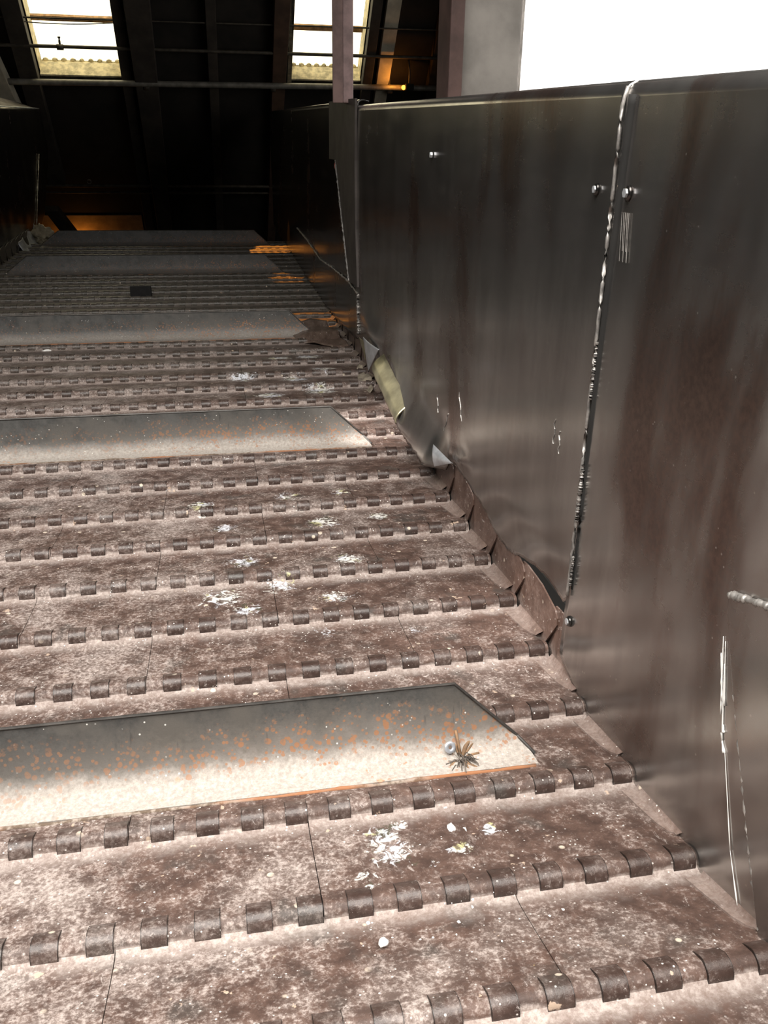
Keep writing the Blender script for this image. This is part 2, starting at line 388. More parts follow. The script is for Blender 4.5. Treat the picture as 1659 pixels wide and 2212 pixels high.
# sloping roof: s runs up the slope from the foot of the roof, n points outwards
RD = Vector((0, -.664, .748)); RN = Vector((0, .748, .664)); R0 = Vector((0, 50, -.12))
RROT = Matrix((Vector((1, 0, 0)), RD, RN)).transposed()
def rp(x, s_, n=0.): return Vector((x, 0, 0)) + R0 + RD * s_ + RN * n
def rbox(b, x0, x1, s0, s1, n0, n1):
    return b.box(rp((x0 + x1) / 2, (s0 + s1) / 2, (n0 + n1) / 2), (x1 - x0, s1 - s0, n1 - n0), RROT)
SKY = [(-17.5, -13.6, 9.70, 15.2), (-10.37, -6.72, 9.70, 15.2), (1.24, 4.62, 9.82, 15.2)]  # first entry is an unseen skylight added to light the left strut
b = MB()
s_lo, s_hi = -6.6, 27.0
rbox(b, XL, SKY[0][0], s_lo, s_hi, 0, .2); rbox(b, SKY[0][1], SKY[1][0], s_lo, s_hi, 0, .2); rbox(b, SKY[1][1], SKY[2][0], s_lo, s_hi, 0, .2); rbox(b, SKY[2][1], XR, s_lo, s_hi, 0, .2)
for k in SKY:
    rbox(b, k[0], k[1], s_lo, k[2], 0, .2); rbox(b, k[0], k[1], k[3], s_hi, 0, .2)
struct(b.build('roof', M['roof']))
for i, k in enumerate(SKY):
    i = (i - 1) % 3 if i else 3
    b = MB(); D = 1.12
    rbox(b, k[0], k[1], k[2] - .2, k[2], 0, D); rbox(b, k[0], k[1], k[3], k[3] + .2, 0, D)
    rbox(b, k[0] - .2, k[0], k[2] - .2, k[3] + .2, 0, D); rbox(b, k[1], k[1] + .2, k[2] - .2, k[3] + .2, 0, D)
    o = struct(b.build('window_%d' % (i + 1), M['sill']))
    c = MB(); rbox(c, k[0], k[1], k[2], k[3], D - .09, D - .06); c.build('dimming_pane', M['dimming_pane'], o)
    c = MB(); rbox(c, k[0], k[1], 11.75, 11.98, D - .15, D); c.build('glazing_bar', M['bar'], o)
    c = MB(); rbox(c, k[0], k[1], k[2] + .02, k[2] + .10, -.02, D * .75); c.build('sill_ledge', M['sill'], o)
    c = MB()
    n = 9
    for q in range(n):
        x = k[0] + (k[1] - k[0]) * (q + .5) / n
        c.lump(rp(x, k[2] + .03, D - .05), .13, 1, .3, (1.1, .6, .8), q)
    c.build('mortar_edge', M['sill'], o, smooth=True)
    portal(rp((k[0] + k[1]) / 2, (k[2] + k[3]) / 2, D), RROT.to_euler(), k[1] - k[0], k[3] - k[2])

def rafter(name, label, pts, n0, n1, mat, cat='beam'):
    """timber running up the roof; pts = (x0, x1, s) at its lower and upper end"""
    (a0, a1, s0), (b0, b1, s1) = pts
    vs = []
    for n in (n0, n1): vs += [rp(a0, s0, n), rp(a1, s0, n), rp(b1, s1, n), rp(b0, s1, n)]
    o = MB().add(vs, [(0, 3, 2, 1), (4, 5, 6, 7), (0, 1, 5, 4), (1, 2, 6, 5), (2, 3, 7, 6), (3, 0, 4, 7)]).build(name, mat, bevel=.03)
    return tag(o, label, cat)
rafter('rafter', 'dark roof rafter along the left edge of the left skylight', [(-11.25, -10.40, 3.6), (-11.15, -10.40, 22)], -.55, 0, M['rafter'])
rafter('rafter', 'dark roof rafter against the right edge of the left skylight', [(-6.72, -6.22, -5), (-6.70, -6.28, 22)], -.45, 0, M['rafter'])
rafter('rafter', 'wide dark roof beam coming down from beside the left skylight to the conveyor end', [(-5.95, -5.3, -5), (-6.2, -4.9, 22)], -.8, -.1, M['rafter'])
rafter('rafter', 'slim dark roof rafter midway between the two skylights', [(-2.75, -2.37, -5), (-2.7, -2.2, 22)], -.5, 0, M['rafter'])
rafter('rafter', 'reddish brown roof rafter along the left edge of the right skylight', [(.13, .48, -5), (.35, 1.22, 22)], -.6, 0, M['rafter_red'])
rafter('rafter', 'dark roof rafter beyond the right edge of the right skylight', [(4.64, 5.1, -5), (4.64, 5.1, 22)], -.5, 0, M['rafter'])
rafter('strut', 'pale plastered strut slanting up the roof right of the right skylight', [(5.40, 5.98, 6), (5.25, 6.0, 22)], -.35, 0, M['pale'])
rafter('strut', 'pale lit strut slanting down behind the left guard wall', [(-11.80, -11.2, 6.5), (-13.2, -12.4, 15)], -.9, -.3, M['pale'])
rafter('strut', 'dark diagonal brace crossing the orange glow at the foot of the roof', [(-9.7, -8.9, -2.5), (-11.55, -10.85, 3)], -1.75, -1.35, M['rafter'])
rafter('rafter', 'sooty roof rafter near the right wall, left of the pale column', [(8.2, 8.8, -5), (7.7, 8.5, 22)], -.5, 0, M['rafter'])

def pipe(name, label, a, b_, r, mat, cat, sag=0., n=24):
    a = Vector(a); b_ = Vector(b_)
    pts = [a.lerp(b_, i / n) - Vector((0, 0, sag * 4 * (i / n) * (1 - i / n))) for i in range(n + 1)]
    t = thing(name, label, cat, a)
    MB().tube([p - a for p in pts], r, 14).build('pipe_run', mat, t, smooth=True)
    return t, a
t, a = pipe('pipe', 'thick grey pipe running across under both skylights', (-23.9, 42.95, 6.72), (8.9, 42.7, 7.0), .135, M['pipe'], 'pipe')
for x in (-5.6, .3, 6.0):
    MB().tube([(x - a.x - .12, 0, .06 + (x + 6) * .008), (x - a.x + .12, 0, .06 + (x + 6) * .008)], .175, 14).build('pipe_collar', M['pipe_dark'], t, smooth=True)
    MB().tube([(x - a.x, .02, .1), (x - a.x, .05, 1.0)], .035, 8).build('hanger', M['pipe_dark'], t, smooth=True)
t, a = pipe('pipe', 'dark dusty pipe with a small sprinkler head crossing the left skylight', (-23.9, 41.9, 8.2), (8.9, 41.9, 8.25), .075, M['pipe_dark'], 'pipe')
hx = -9.13 - a.x
MB().tube([(hx - .14, 0, 0), (hx + .14, 0, 0)], .12, 12).build('tee_fitting', M['pipe_dark'], t, smooth=True)
MB().tube([(hx, 0, .1), (hx, 0, .16), (hx, 0, .25), (hx, 0, .33), (hx, 0, .36), (hx, 0, .42)], lambda u: .05 if u < .45 else (.03 if u < .7 else .065), 10).build('sprinkler_head', M['pipe_dark'], t, smooth=True)
pipe('conduit', 'thin rod crossing the upper part of both skylights', (-23.9, 41.2, 9.15), (8.9, 41.1, 9.35), .035, M['pipe_dark'], 'rod')
pipe('cable', 'slack cable hanging just below the thin rod across the left skylight', (-10.7, 41.3, 9.10), (-6.2, 41.2, 9.20), .022, M['pipe_dark'], 'cable', .10)
pipe('cable', 'thin cable hanging down the left side of the right skylight', (.74, 41.0, 9.5), (1.0, 41.8, 8.4), .022, M['pipe_dark'], 'cable', 0)
t, a = pipe('pipe', 'upper of two dim pipes low on the dark roof, with an eye bolt', (-23.9, 47.24, 2.2), (8.9, 47.24, 2.2), .085, M['pipe_dark'], 'pipe')
MB().tube([(-9.2 - a.x + .1 * math.cos(q * .524), 0, .2 + .1 * math.sin(q * .524)) for q in range(13)], .03, 8).build('eye_bolt', M['pipe'], t, smooth=True)
pipe('pipe', 'lower of two dim pipes low on the dark roof', (-23.9, 47.6, 1.83), (8.9, 47.6, 1.85), .06, M['pipe_dark'], 'pipe')

ochre_glow_panel = plain('added_ochre_panel', (.34, .24, .13), .8, 0, .25, 9)
b = MB(); rbox(b, -12.6, -6.85, -3.2, .95, -.06, -.005)  # panel added over the dark roof so the orange light shows
tag(b.build('added_panel', ochre_glow_panel), 'ochre board added at the foot of the roof to catch the orange glow behind the farthest cleat', 'added_panel')
# sodium lamp at the right skylight's pipe, with its hanging bracket
lp = Vector((6.85, 42.35, 7.0))
t = thing('floodlight', 'small black lamp glowing orange on the thick pipe beside the pale column', 'lamp', lp)
MB().box((0, 0, 0), (.42, .35, .3)).build('lamp_housing', M['black'], t, bevel=.05)
MB().tube([(0, 0, .12), (.03, .1, .7), (-.02, .2, 1.2)], .05, 8).build('bracket', M['pipe_dark'], t, smooth=True)
e = NT('sodium_lens'); e.b.inputs['Emission Color'].default_value = (1, .32, .03, 1); e.b.inputs['Emission Strength'].default_value = 6
em = e.done((.8, .3, .05), .4)
MB().lump((-.27, .02, -.02), .11, 2, 0, (1, 1, 1)).build('lens', em, t, smooth=True)
ORANGE = (1, .36, .05)
point(lp + Vector((-.75, -.1, .15)), 1.3, ORANGE, .02)
point((5.2, 42.2, 9.3), .5, (1, .68, .36), .03)  # added warm fill without a fixture, brightens the pale strut
# unseen lamps added under the roof to throw orange pools on the belt edge
ADDED_LAMPS = [((-5.2, 33.0, 13.5), [((-.35, 20.6, .05), 4.2, 1100), ((-.62, 27.3, .2), 4.8, 900)]), ((-4.0, 30.0, 13.8), [((-.55, 34.2, .35), 8.0, 1100)])]
for i, (loc, tg) in enumerate(ADDED_LAMPS):
    t = thing('floodlight', 'added unseen orange lamp hung above the ' + ('far half' if i == 0 else 'far end') + ' of the conveyor', 'lamp', loc)
    MB().tube([(0, 0, .55), (0, 0, .4), (0, 0, .15), (0, 0, .05)], lambda u: .12 if u < .4 else .3, 16, cap=False).build('lamp_housing', M['black'], t, smooth=True, thick=.02)  # housing of the added unseen lamp
    MB().tube([(0, 0, .5), (0, 0, ROOF_TOP - loc[2])], .03, 8).build('hanger', M['pipe_dark'], t, smooth=True)
    for (q, deg, wt) in tg: spot(loc, q, wt, deg, ORANGE, .12, .006)
point((-10.3, 50.0, -1.15), 1.6, ORANGE, .03)

# unseen lamp added on the left wall side to brighten the right-hand ends of the pans
wl_ = (-9.5, 7.0, 13.0)
t = thing('floodlight', 'added unseen lamp hung at the left over the near half of the conveyor', 'lamp', wl_)
MB().tube([(0, 0, .55), (0, 0, .4), (0, 0, .15), (0, 0, .05)], lambda u: .12 if u < .4 else .3, 16, cap=False).build('lamp_housing', M['black'], t, smooth=True, thick=.02)  # housing of the added unseen lamp
MB().tube([(0, 0, .5), (0, 0, ROOF_TOP - wl_[2])], .03, 8).build('hanger', M['pipe_dark'], t, smooth=True)
spot(wl_, (-.02, 11.3, 0), 900, 9.0, (1, .95, .9), .35, .03)
spot(wl_, (-.25, 4.3, -.2), 420, 8.5, (1, .95, .9), .8, .03)

# ---------------------------------------------------------------- conveyor
BX0, BX1 = -10.55, .13
Q = 1 / 3.
def zt(y): return .066 - .13 * y
PROF = []
r0 = .074
for k in range(9):
    a = math.radians(215 - k * (215 - 88) / 8)
    PROF.append((r0 * math.cos(a), .0 + r0 * math.sin(a)))
PROF += [(.12, zt(.12)), (.4, zt(.4)), (.68, zt(.68)), (.82, zt(.82) + .004), (.885, zt(.885) + .014), (.915, zt(.915) + .032), (.938, zt(.938) + .06)]
PROF_FULL = PROF + [(.938, -.13), (.6, -.07), (.12, .02), (.0, .02), (-.03, -.07)]
def deck_mesh(x0, x1):
    return MB().extrude(PROF_FULL, x0, x1)
# hinge knuckle: a strap curled round the pin, standing proud of the plate nose
KP = []
r1 = .091
for k in range(12):
    a = math.radians(250 - k * (250 - 84) / 11); KP.append((r1 * math.cos(a), .0 + r1 * math.sin(a)))
KP += [(.07, zt(.07) + .013), (.10, zt(.10) + .002)]
KP_FULL = KP + [(.10, .03), (.04, .0), (.0, -.05)]
def knuckle_mesh(): return MB().extrude(KP_FULL, -.083, .083)
# side wing: foot flange lying on the plate, upright plate with chamfered corners, rear half set outward
def wing_mesh(sign, xb):
    b = MB()
    front = [(.17, -.115), (-.19, .40), (-.175, .47), (-.10, .53), (.30, .60), (.72, .60), (.72, -.13)]
    rear = [(.72, -.13), (.72, .60), (.98, .52), (1.13, .34), (1.10, .05), (.95, -.14)]
    T = .018
    def prism(poly, x0, x1, jog=None):
        n = len(poly); vs = [(x0 if jog is None else x0 + jog(y), y, z) for y, z in poly] + [(x1 if jog is None else x1 + jog(y), y, z) for y, z in poly]
        b.add(vs, [tuple(range(n)), tuple(range(2 * n - 1, n - 1, -1))] + [(i, i + n, (i + 1) % n + n, (i + 1) % n) for i in range(n)])
    prism(front, xb, xb + sign * T)
    prism(rear, xb, xb + sign * T, lambda y: sign * .045 * sstep(.72, .84, y))
    fl = [(xb, .19), (xb - sign * .04, .19), (xb - sign * .09, .24), (xb - sign * .125, .36), (xb - sign * .15, .60), (xb - sign * .17, .84), (xb, .84)]
    vs = [(x, y, zt(y) + .016) for x, y in fl] + [(x, y, zt(y) - .01) for x, y in fl]; n = len(fl)
    b.add(vs, [tuple(range(n)), tuple(range(2 * n - 1, n - 1, -1))] + [(i, i + n, (i + 1) % n + n, (i + 1) % n) for i in range(n)])
    # fillet between foot and wing
    b.add([(xb - sign * .06, .18, zt(.18) + .016), (xb, .12, zt(.12) + .09), (xb, .84, zt(.84) + .09), (xb - sign * .06, .84, zt(.84) + .016)], [(0, 1, 2, 3)])
    return b
def cleat_meshes():
    out = [(.20, .055), (.27, .056), (.345, .062), (.405, .085), (.455, .13), (.495, .20), (.525, .30), (.548, .40), (.575, .52), (.60, .64)]
    XR_ = [(.04, -.60), (.10, -.68), (.155, -.72), (.64, -1.26)]; XL_ = [(.04, -9.95), (.10, -9.87), (.155, -9.83), (.64, -9.22)]
    b = MB(); nx = 60; n = len(out); T = .035
    idx = {}
    for side in (0, 1):
        for i in range(nx + 1):
            for j, (y, z) in enumerate(out):
                x0, x1 = lerp_list(XL_, z), lerp_list(XR_, z); x = x0 + (x1 - x0) * i / nx
                if side:
                    a = out[max(j - 1, 0)]; c = out[min(j + 1, n - 1)]; d = Vector((c[0] - a[0], c[1] - a[1])).normalized()
                    y2, z2 = y + d.y * T, z - d.x * T
                else: y2, z2 = y, z
                wob = .008 * noise.noise(Vector((x * .9, 0, 3))) * (1 + 2 * z)
                idx[side, i, j] = len(b.v); b.v.append((x, y2 + wob, z2))
    for i in range(nx):
        for j in range(n - 1):
            b.f.append((idx[0, i, j], idx[0, i + 1, j], idx[0, i + 1, j + 1], idx[0, i, j + 1]))
            b.f.append((idx[1, i, j], idx[1, i, j + 1], idx[1, i + 1, j + 1], idx[1, i + 1, j]))
        for j in (0, n - 1): b.f.append((idx[0, i, j], idx[1, i, j], idx[1, i + 1, j], idx[0, i + 1, j]))
    for i in (0, nx):
        for j in range(n - 1): b.f.append((idx[0, i, j], idx[1, i, j], idx[1, i, j + 1], idx[0, i, j + 1]))
    return b

k0 = knuckle_mesh().build('hinge_knuckle', M['knuckle']); smooth_angle(k0, 50)
decks = {}
def deck(x0, x1):
    key = (round(x0, 3), round(x1, 3))
    if key not in decks:
        o = deck_mesh(x0, x1).build('deck_plate', M['pan']); smooth_angle(o, 50); decks[key] = o
    return decks[key]
wr = wing_mesh(1, BX1).build('side_wing', M['wing']); wl = wing_mesh(-1, BX0).build('side_wing', M['wing'])
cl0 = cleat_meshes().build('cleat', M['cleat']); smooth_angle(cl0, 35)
pts = [(-9.85 + 9.2 * i / 90, .185 + .012 * noise.noise(Vector((i * .2, 0, 0))), zt(.185) + .0 + .012 * noise.noise(Vector((i * .37, 5, 0)))) for i in range(91)]
shade_rim_pts = [(-9.9, .47, .14), (-9.22, .60, .645)] + [(-9.22 + 7.96 * i / 20, .60, .648) for i in range(1, 21)] + [(-.72, .478, .155), (-.60, .34, .05)]
rm0 = MB().tube(shade_rim_pts, .013, 6).build('rim', plain('dark_shaded_edge', (.055, .05, .046), .45, .3, .4, 30))  # dark tube puts the shade of the cleat's plate edge into colour
wd0 = MB().tube(pts, lambda u: .016 + .014 * max(0, noise.noise(Vector((u * 14, 2, 0)))), 8, .2).build('weld_bead', M['rust'], smooth=True)
ORD = ['first', 'second', 'third', 'fourth', 'fifth', 'sixth', 'seventh', 'eighth', 'ninth', 'tenth']
CLEATS = {3: 'nearest', 11: 'second nearest', 19: 'middle', 29: 'fourth nearest', 36: 'farthest'}
used = set()
for k in range(0, 38):
    if k in CLEATS:
        lab = 'brown hinged steel conveyor pan carrying the %s raised cleat' % CLEATS[k]
    elif k == 0: lab = 'dusty brown conveyor pan cut off by the bottom edge of the picture'
    elif k < 3: lab = ['', 'dusty brown conveyor pan with a seam at right, second below the nearest cleat', 'white-splattered brown conveyor pan directly in front of the nearest cleat'][k]
    elif k == 37: lab = 'dark conveyor pan just behind the farthest cleat'
    else:
        c = max(q for q in CLEATS if q < k)
        tone = 'dusty brown' if k < 19 else ('grey-brown' if k < 29 else 'dark')
        lab = '%s hinged steel conveyor pan, %s one beyond the %s cleat' % (tone, ORD[k - c - 1], CLEATS[c])
    i = k   # PY index: row k -> PY[k]
    y, z = (PY[k], PZ[k]); y2, z2 = PY[k + 1], PZ[k + 1]
    t = thing('conveyor_pan', lab, 'conveyor pan', (0, y, z), 'hinged pans of the conveyor belt')
    t.rotation_euler = (math.atan2(z2 - z, y2 - y), 0, 0)
    seams = [-1.26 - 2.65 * q for q in range(4)] if k % 2 else [-2.58 - 2.65 * q for q in range(3)]
    xs = [BX1] + seams + [BX0]
    for a, c in zip(xs, xs[1:]):
        copy_of(deck(c + .003, a - .003), t)
    for j in range(32):
        copy_of(k0, t, (-j * Q - .0, 0, 0))
    copy_of(wr, t); copy_of(wl, t)
    if k in CLEATS:
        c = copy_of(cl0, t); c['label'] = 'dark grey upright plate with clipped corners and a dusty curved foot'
        copy_of(wd0, c); copy_of(rm0, c)
for o in [k0, wr, wl, cl0, wd0, rm0] + list(decks.values()): bpy.data.objects.remove(o)

# frame under the belt
fr = thing('conveyor_trestle', 'steel trestle carrying the conveyor pans from below, between the guard walls', 'trestle', (-5.2, 17, ZF))
fz = -ZF
for x in (.55, -10.95):
    b = MB(); X = x + 5.2
    b.add([(X - .12, -18, fz - .75), (X + .12, -18, fz - .75), (X + .12, -18, fz - .33), (X - .12, -18, fz - .33), (X - .12, 20, fz - .35), (X + .12, 20, fz - .35), (X + .12, 20, fz + .1), (X - .12, 20, fz + .1)],
          [(0, 1, 2, 3), (7, 6, 5, 4), (0, 4, 5, 1), (1, 5, 6, 2), (2, 6, 7, 3), (3, 7, 4, 0)])
    b.build('side_beam', M['dark'], fr)
    for y in (-16, -8, 0, 8, 16):
        MB().box((X, y, (fz - .6) / 2), (.3, .3, fz - .6)).build('leg', M['dark'], fr)
MB().box((0, 1, fz - .42), (11.2, 37, .1), Matrix.Rotation(math.atan2(.62, 37), 3, 'X')).build('slide_bed', M['dark'], fr)

# ---------------------------------------------------------------- guard walls
def topz(y): return 4.96 + .019 * max(0, y - 1)
LIP = [(.0, -.115), (.012, -.07), (.04, -.03), (.085, -.006), (.15, .0), (.26, -.03)]
def guard_sheet(y0, y1, bot, xf, ny, nz, top=topz, sgn=1, lip=True, ystretch=None):
    """sheet in the y-z plane with a ragged lower edge and a rolled upper lip; xf(y,z) is its x"""
    def fn(u, v):
        y = y0 + (y1 - y0) * u; zb = bot(y); zt_ = top(y)
        nl = len(LIP) if lip else 0
        V = v * nz
        if V <= nz - nl: z = zb + (zt_ - .12 - zb) * (V / (nz - nl)) ** 1.25; x = xf(y, z); return (x, y, z)
        j = int(round(V - (nz - nl))) - 1
        return (xf(y, zt_ - .12) + sgn * LIP[j][0], y, zt_ + LIP[j][1])
    return MB().grid(fn, ny, nz)
def wav(y, z, a=.02): return a * noise.noise(Vector((y * .35, z * .5, 1.7)))

# near panel
nb = [(-3.5, -.20), (.03, -.20), (.6, -.28), (1.06, -.32), (2.12, -.33), (2.7, -.30), (3.2, -.22), (3.50, -.10), (3.60, -.02)]
near = thing('guard_panel', 'large dark brown-grey guard plate at the right edge, nearest the viewer', 'guard panel', (.1, 0, 0))
def xnear(y, z): return .02 * sstep(1.2, 0, z) * 0 + wav(y, z, .012) - .015 * sstep(3.2, 3.6, y) * sstep(1.0, .3, z)
o = guard_sheet(-3.5, 3.56, lambda y: lerp_list(nb, y), xnear, 90, 50).build('plate', M['guard2'], near, smooth=True, thick=.03, off=1)
# welded repair patch in the lower right corner
pp = [(1.09, 1.93), (.75, 2.05), (-3.3, 2.9), (-3.3, -.1), (.06, -.16), (.45, .57), (.85, 1.34), (1.06, 1.80)]
vs = [(-.045 , y, z) for y, z in pp] + [(-.005, y, z) for y, z in pp]; n = len(pp)
MB().add(vs, [tuple(range(n)), tuple(range(2 * n - 1, n - 1, -1))] + [(i, i + n, (i + 1) % n + n, (i + 1) % n) for i in range(n)]).build('repair_patch', M['guard'], near, bevel=.008)
def bead(pts, r, mat, parent, name='weld_bead', x=-.03, seg=60, jit=.35, nz=.02):
    P = [Vector((x if len(p) == 2 else p[0], p[-2], p[-1])) for p in pts]; out = []
    L = [(b_ - a_).length for a_, b_ in zip(P, P[1:])]; tot = sum(L)
    for i in range(seg + 1):
        d = tot * i / seg; q = 0
        while q < len(L) - 1 and d > L[q]: d -= L[q]; q += 1
        p = P[q].lerp(P[q + 1], min(1, d / L[q])); 
        out.append(p + Vector((0, nz * noise.noise(Vector((i * .7, 0, 1))), nz * noise.noise(Vector((0, i * .7, 4))))))
    return MB().tube(out, r, 8, jit).build(name, mat, parent, smooth=True)
bead([(1.10, 1.93), (.75, 2.05), (-.6, 2.34)], .026, M['weld'], near, x=-.030, seg=150, jit=.35, nz=.008)
bead([(.85, 1.34), (.45, .57), (.06, -.14)], .010, M['weld'], near, x=-.035, seg=60, jit=.8)
b = MB()
for (ya, za, yb, zb, r) in ((1.10, 1.62, .97, 1.10, .010), (1.07, 1.60, .95, 1.18, .008), (1.035, 1.45, .90, .92, .008), (1.09, 1.50, .985, 1.20, .012), (.86, .90, .60, .28, .006), (.60, .28, .42, -.02, .007), (.93, .98, .86, .87, .014), (.92, 1.05, .905, 1.0, .014)):
    b.tube([(-.012, ya + (yb - ya) * i / 8, za + (zb - za) * i / 8) for i in range(9)], lambda u, r=r: r * (.3 + .5 * u), 6, .3)
b.build('dried_drips', M['white'], near, smooth=True)
def bolt(parent, x, y, z, r=.055, dish=True):
    if dish:
        MB().tube([(x + .01, y, z), (x - .005, y, z), (x - .012, y, z)], lambda u: r * 1.7 * (1 - .25 * u), 24).build('washer', M['guard_far'], parent, smooth=True)
    MB().tube([(x, y, z), (x - r * .8, y, z)], r, 6).build('bolt', M['bright'], parent)
bolt(near, -.01, 3.26, 4.22, .036)
bolt(near, -.02, 3.42, .38, .032)
for i in range(5): MB().tube([(-.012, 3.28 - .03 * i + .03, 4.08), (-.012, 3.26 - .03 * i, 3.72 + .08 * (i % 2))], .003, 5).build('scratch', M['weld'], near)

# middle panel with the torn foot
mid = thing('guard_panel', 'long dark guard plate with a torn curling foot, between the seam and the post', 'guard panel', (.08, 0, 0))
mb_ = [(3.50, .60), (3.71, .42), (3.9, .46), (4.23, .47), (4.86, .35), (5.32, .22), (5.78, .24), (6.12, .34), (6.5, .40), (7.05, .45), (7.51, .46), (7.9, .40), (8.0, .22), (8.4, .15), (9.0, .15), (10.1, .13), (11.1, .22), (11.9, .40), (12.3, .62), (12.9, .56), (13.82, .55), (14.65, .50), (15.87, .48), (17, .30)]
def bulge(y, z):
    a = .26 * sstep(7.9, 8.5, y) * sstep(12.6, 11.4, y) * sstep(1.0, .1, z) ** 1.3
    d = .055 * sstep(8.0, 7.7, y) * sstep(6.7, 7.2, y) * math.exp(-((z - .56 - .18 * (7.8 - y)) / .09) ** 2)
    e = .10 * math.exp(-((y - 13.9) / 1.3) ** 2) * math.exp(-((z - .95) / .28) ** 2)
    w_ = .05 * sstep(7.5, 4.5, y) * sstep(.9, .4, z)
    return -a - d - e + w_
def ragged(y): return lerp_list(mb_, y) + .03 * noise.noise(Vector((y * 5, 3, 0))) + .018 * noise.noise(Vector((y * 17, 1, 0)))
def xmid(y, z): return wav(y, z, .02) + bulge(y, z) + .02 * sstep(3.9, 3.5, y) * 0
guard_sheet(3.50, 16.35, ragged, xmid, 300, 46).build('plate', M['guard'], mid, smooth=True, thick=.03, off=1)
# folded front edge beside the seam
bead([(-.005, 3.50, .62), (.0, 3.50, 1.6), (.0, 3.50, 3.0), (.0, 3.50, 4.85), (.03, 3.50, 4.96)], .016, M['weld'], mid, 'folded_edge', seg=60, jit=.05, nz=.004)
bead([(.033, 3.475, .7), (.033, 3.465, 1.9), (.030, 3.44, 3.0), (.024, 3.40, 3.9), (.024, 3.37, 4.9)], lambda u: .022 + .022 * u, M['gap'], mid, 'seam_gap', seg=60, jit=.04, nz=.003)
for (a, c, r) in (((3.47, 2.55), (3.46, 3.05), .016), ((3.48, 1.40), (3.47, 1.95), .018), ((3.46, .75), (3.46, 1.05), .012)):
    bead([a, c], r, M['weld'], mid, x=-.005, seg=60, jit=.35, nz=.008)
bead([(3.40, 3.95), (3.40, 4.28)], .020, M['tan'], mid, 'rust_flakes', x=.01, seg=30, jit=.4, nz=.01)
bolt(mid, -.01, 3.80, 4.22, .03)
bolt(mid, -.01, 9.46, 4.39, .04, False)
for (y, z, l, tl) in ((7.35, 1.15, .35, .2), (8.2, .75, .3, -.15), (8.6, .9, .25, .1), (4.2, 1.9, .25, .0), (4.05, 1.85, .22, .02)):
    MB().tube([(xmid(y + tl * i / 5, z + l * i / 5) - .002, y + tl * i / 5 + .02 * math.sin(i * 2), z + l * i / 5) for i in range(6)], .006, 5, .5).build('scratch', M['weld'], mid)
# curled torn tabs
def curl(parent, apex, mouth, r, turn, mat, start=0., name='torn_tab', flare=1.0):
    apex = Vector(apex); mouth = Vector(mouth); ax = (mouth - apex); L = ax.length; ax.normalize()
    e1 = ax.cross(Vector((0, 0, 1))).normalized(); e2 = e1.cross(ax)
    def fn(u, v):
        a = start + turn * v; rr = r * (.18 + .82 * u ** flare)
        return apex + ax * (L * u) + e1 * (rr * math.cos(a)) + e2 * (rr * math.sin(a))
    return MB().grid(fn, 14, 26).build(name, mat, parent, smooth=True, thick=.015)
def tab(parent, a, t_, b_, bul, mat):
    a = Vector(a); t_ = Vector(t_); b_ = Vector(b_); nrm = Vector((-.55, -.8, .25)).normalized()
    def fn(u, v):
        e = t_.lerp(b_, v); w_ = u ** .85
        return a.lerp(e, w_) + nrm * (bul * u * math.sin(math.pi * v) * (1 + .25 * math.sin(u * 5)))
    return MB().grid(fn, 16, 20).build('torn_tab', mat, parent, smooth=True, thick=.012)
tab(mid, (-.06, 7.50, .51), (-.20, 8.04, .61), (-.20, 7.94, .30), .09, M['bright'])
tab(mid, (-.12, 13.87, .22), (-.16, 14.3, .84), (-.05, 13.1, .84), .12, M['bright'])
tab(mid, (-.10, 14.35, .34), (-.14, 14.9, .70), (-.10, 14.4, .72), .08, M['yellow_sheen'])
# bright bent strip along the torn foot
def strip(u, v):
    y = 10.3 + 2.3 * u; zb = lerp_list([(10.3, .22), (11.3, .36), (12.6, .55)], y)
    x = -.26 - .05 * math.sin(v * 3.1) + .22 * v ** 1.4
    return (x, y, zb + .30 * v + .02 * noise.noise(Vector((y * 3, v, 0))))
MB().grid(strip, 40, 10).build('torn_strip', M['yellow_sheen'], mid, smooth=True, thick=.02)

# far panel
far = thing('guard_panel', 'black guard plate with a pale jagged weld, beyond the post on the right', 'guard panel', (.08, 0, 0))
fb = [(15.8, .40), (17.6, .28), (22.2, .12), (26.7, .12), (30.8, .2), (35, .27), (38.7, .38), (41, .5), (44, .65)]
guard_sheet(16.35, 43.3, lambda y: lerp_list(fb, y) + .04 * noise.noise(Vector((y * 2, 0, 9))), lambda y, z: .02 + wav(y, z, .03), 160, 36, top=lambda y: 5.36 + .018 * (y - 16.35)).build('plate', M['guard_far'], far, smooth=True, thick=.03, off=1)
bead([(30.2, 1.57), (26.5, 1.50), (23.04, 1.32), (20, 1.44), (17.48, 1.50), (15.9, 1.42)], .022, M['weld'], far, x=.0, seg=120, jit=.4, nz=.05)
bead([(15.9, 1.42), (15.8, .58)], .028, M['weld'], far, x=-.02, seg=60, jit=.5, nz=.03)
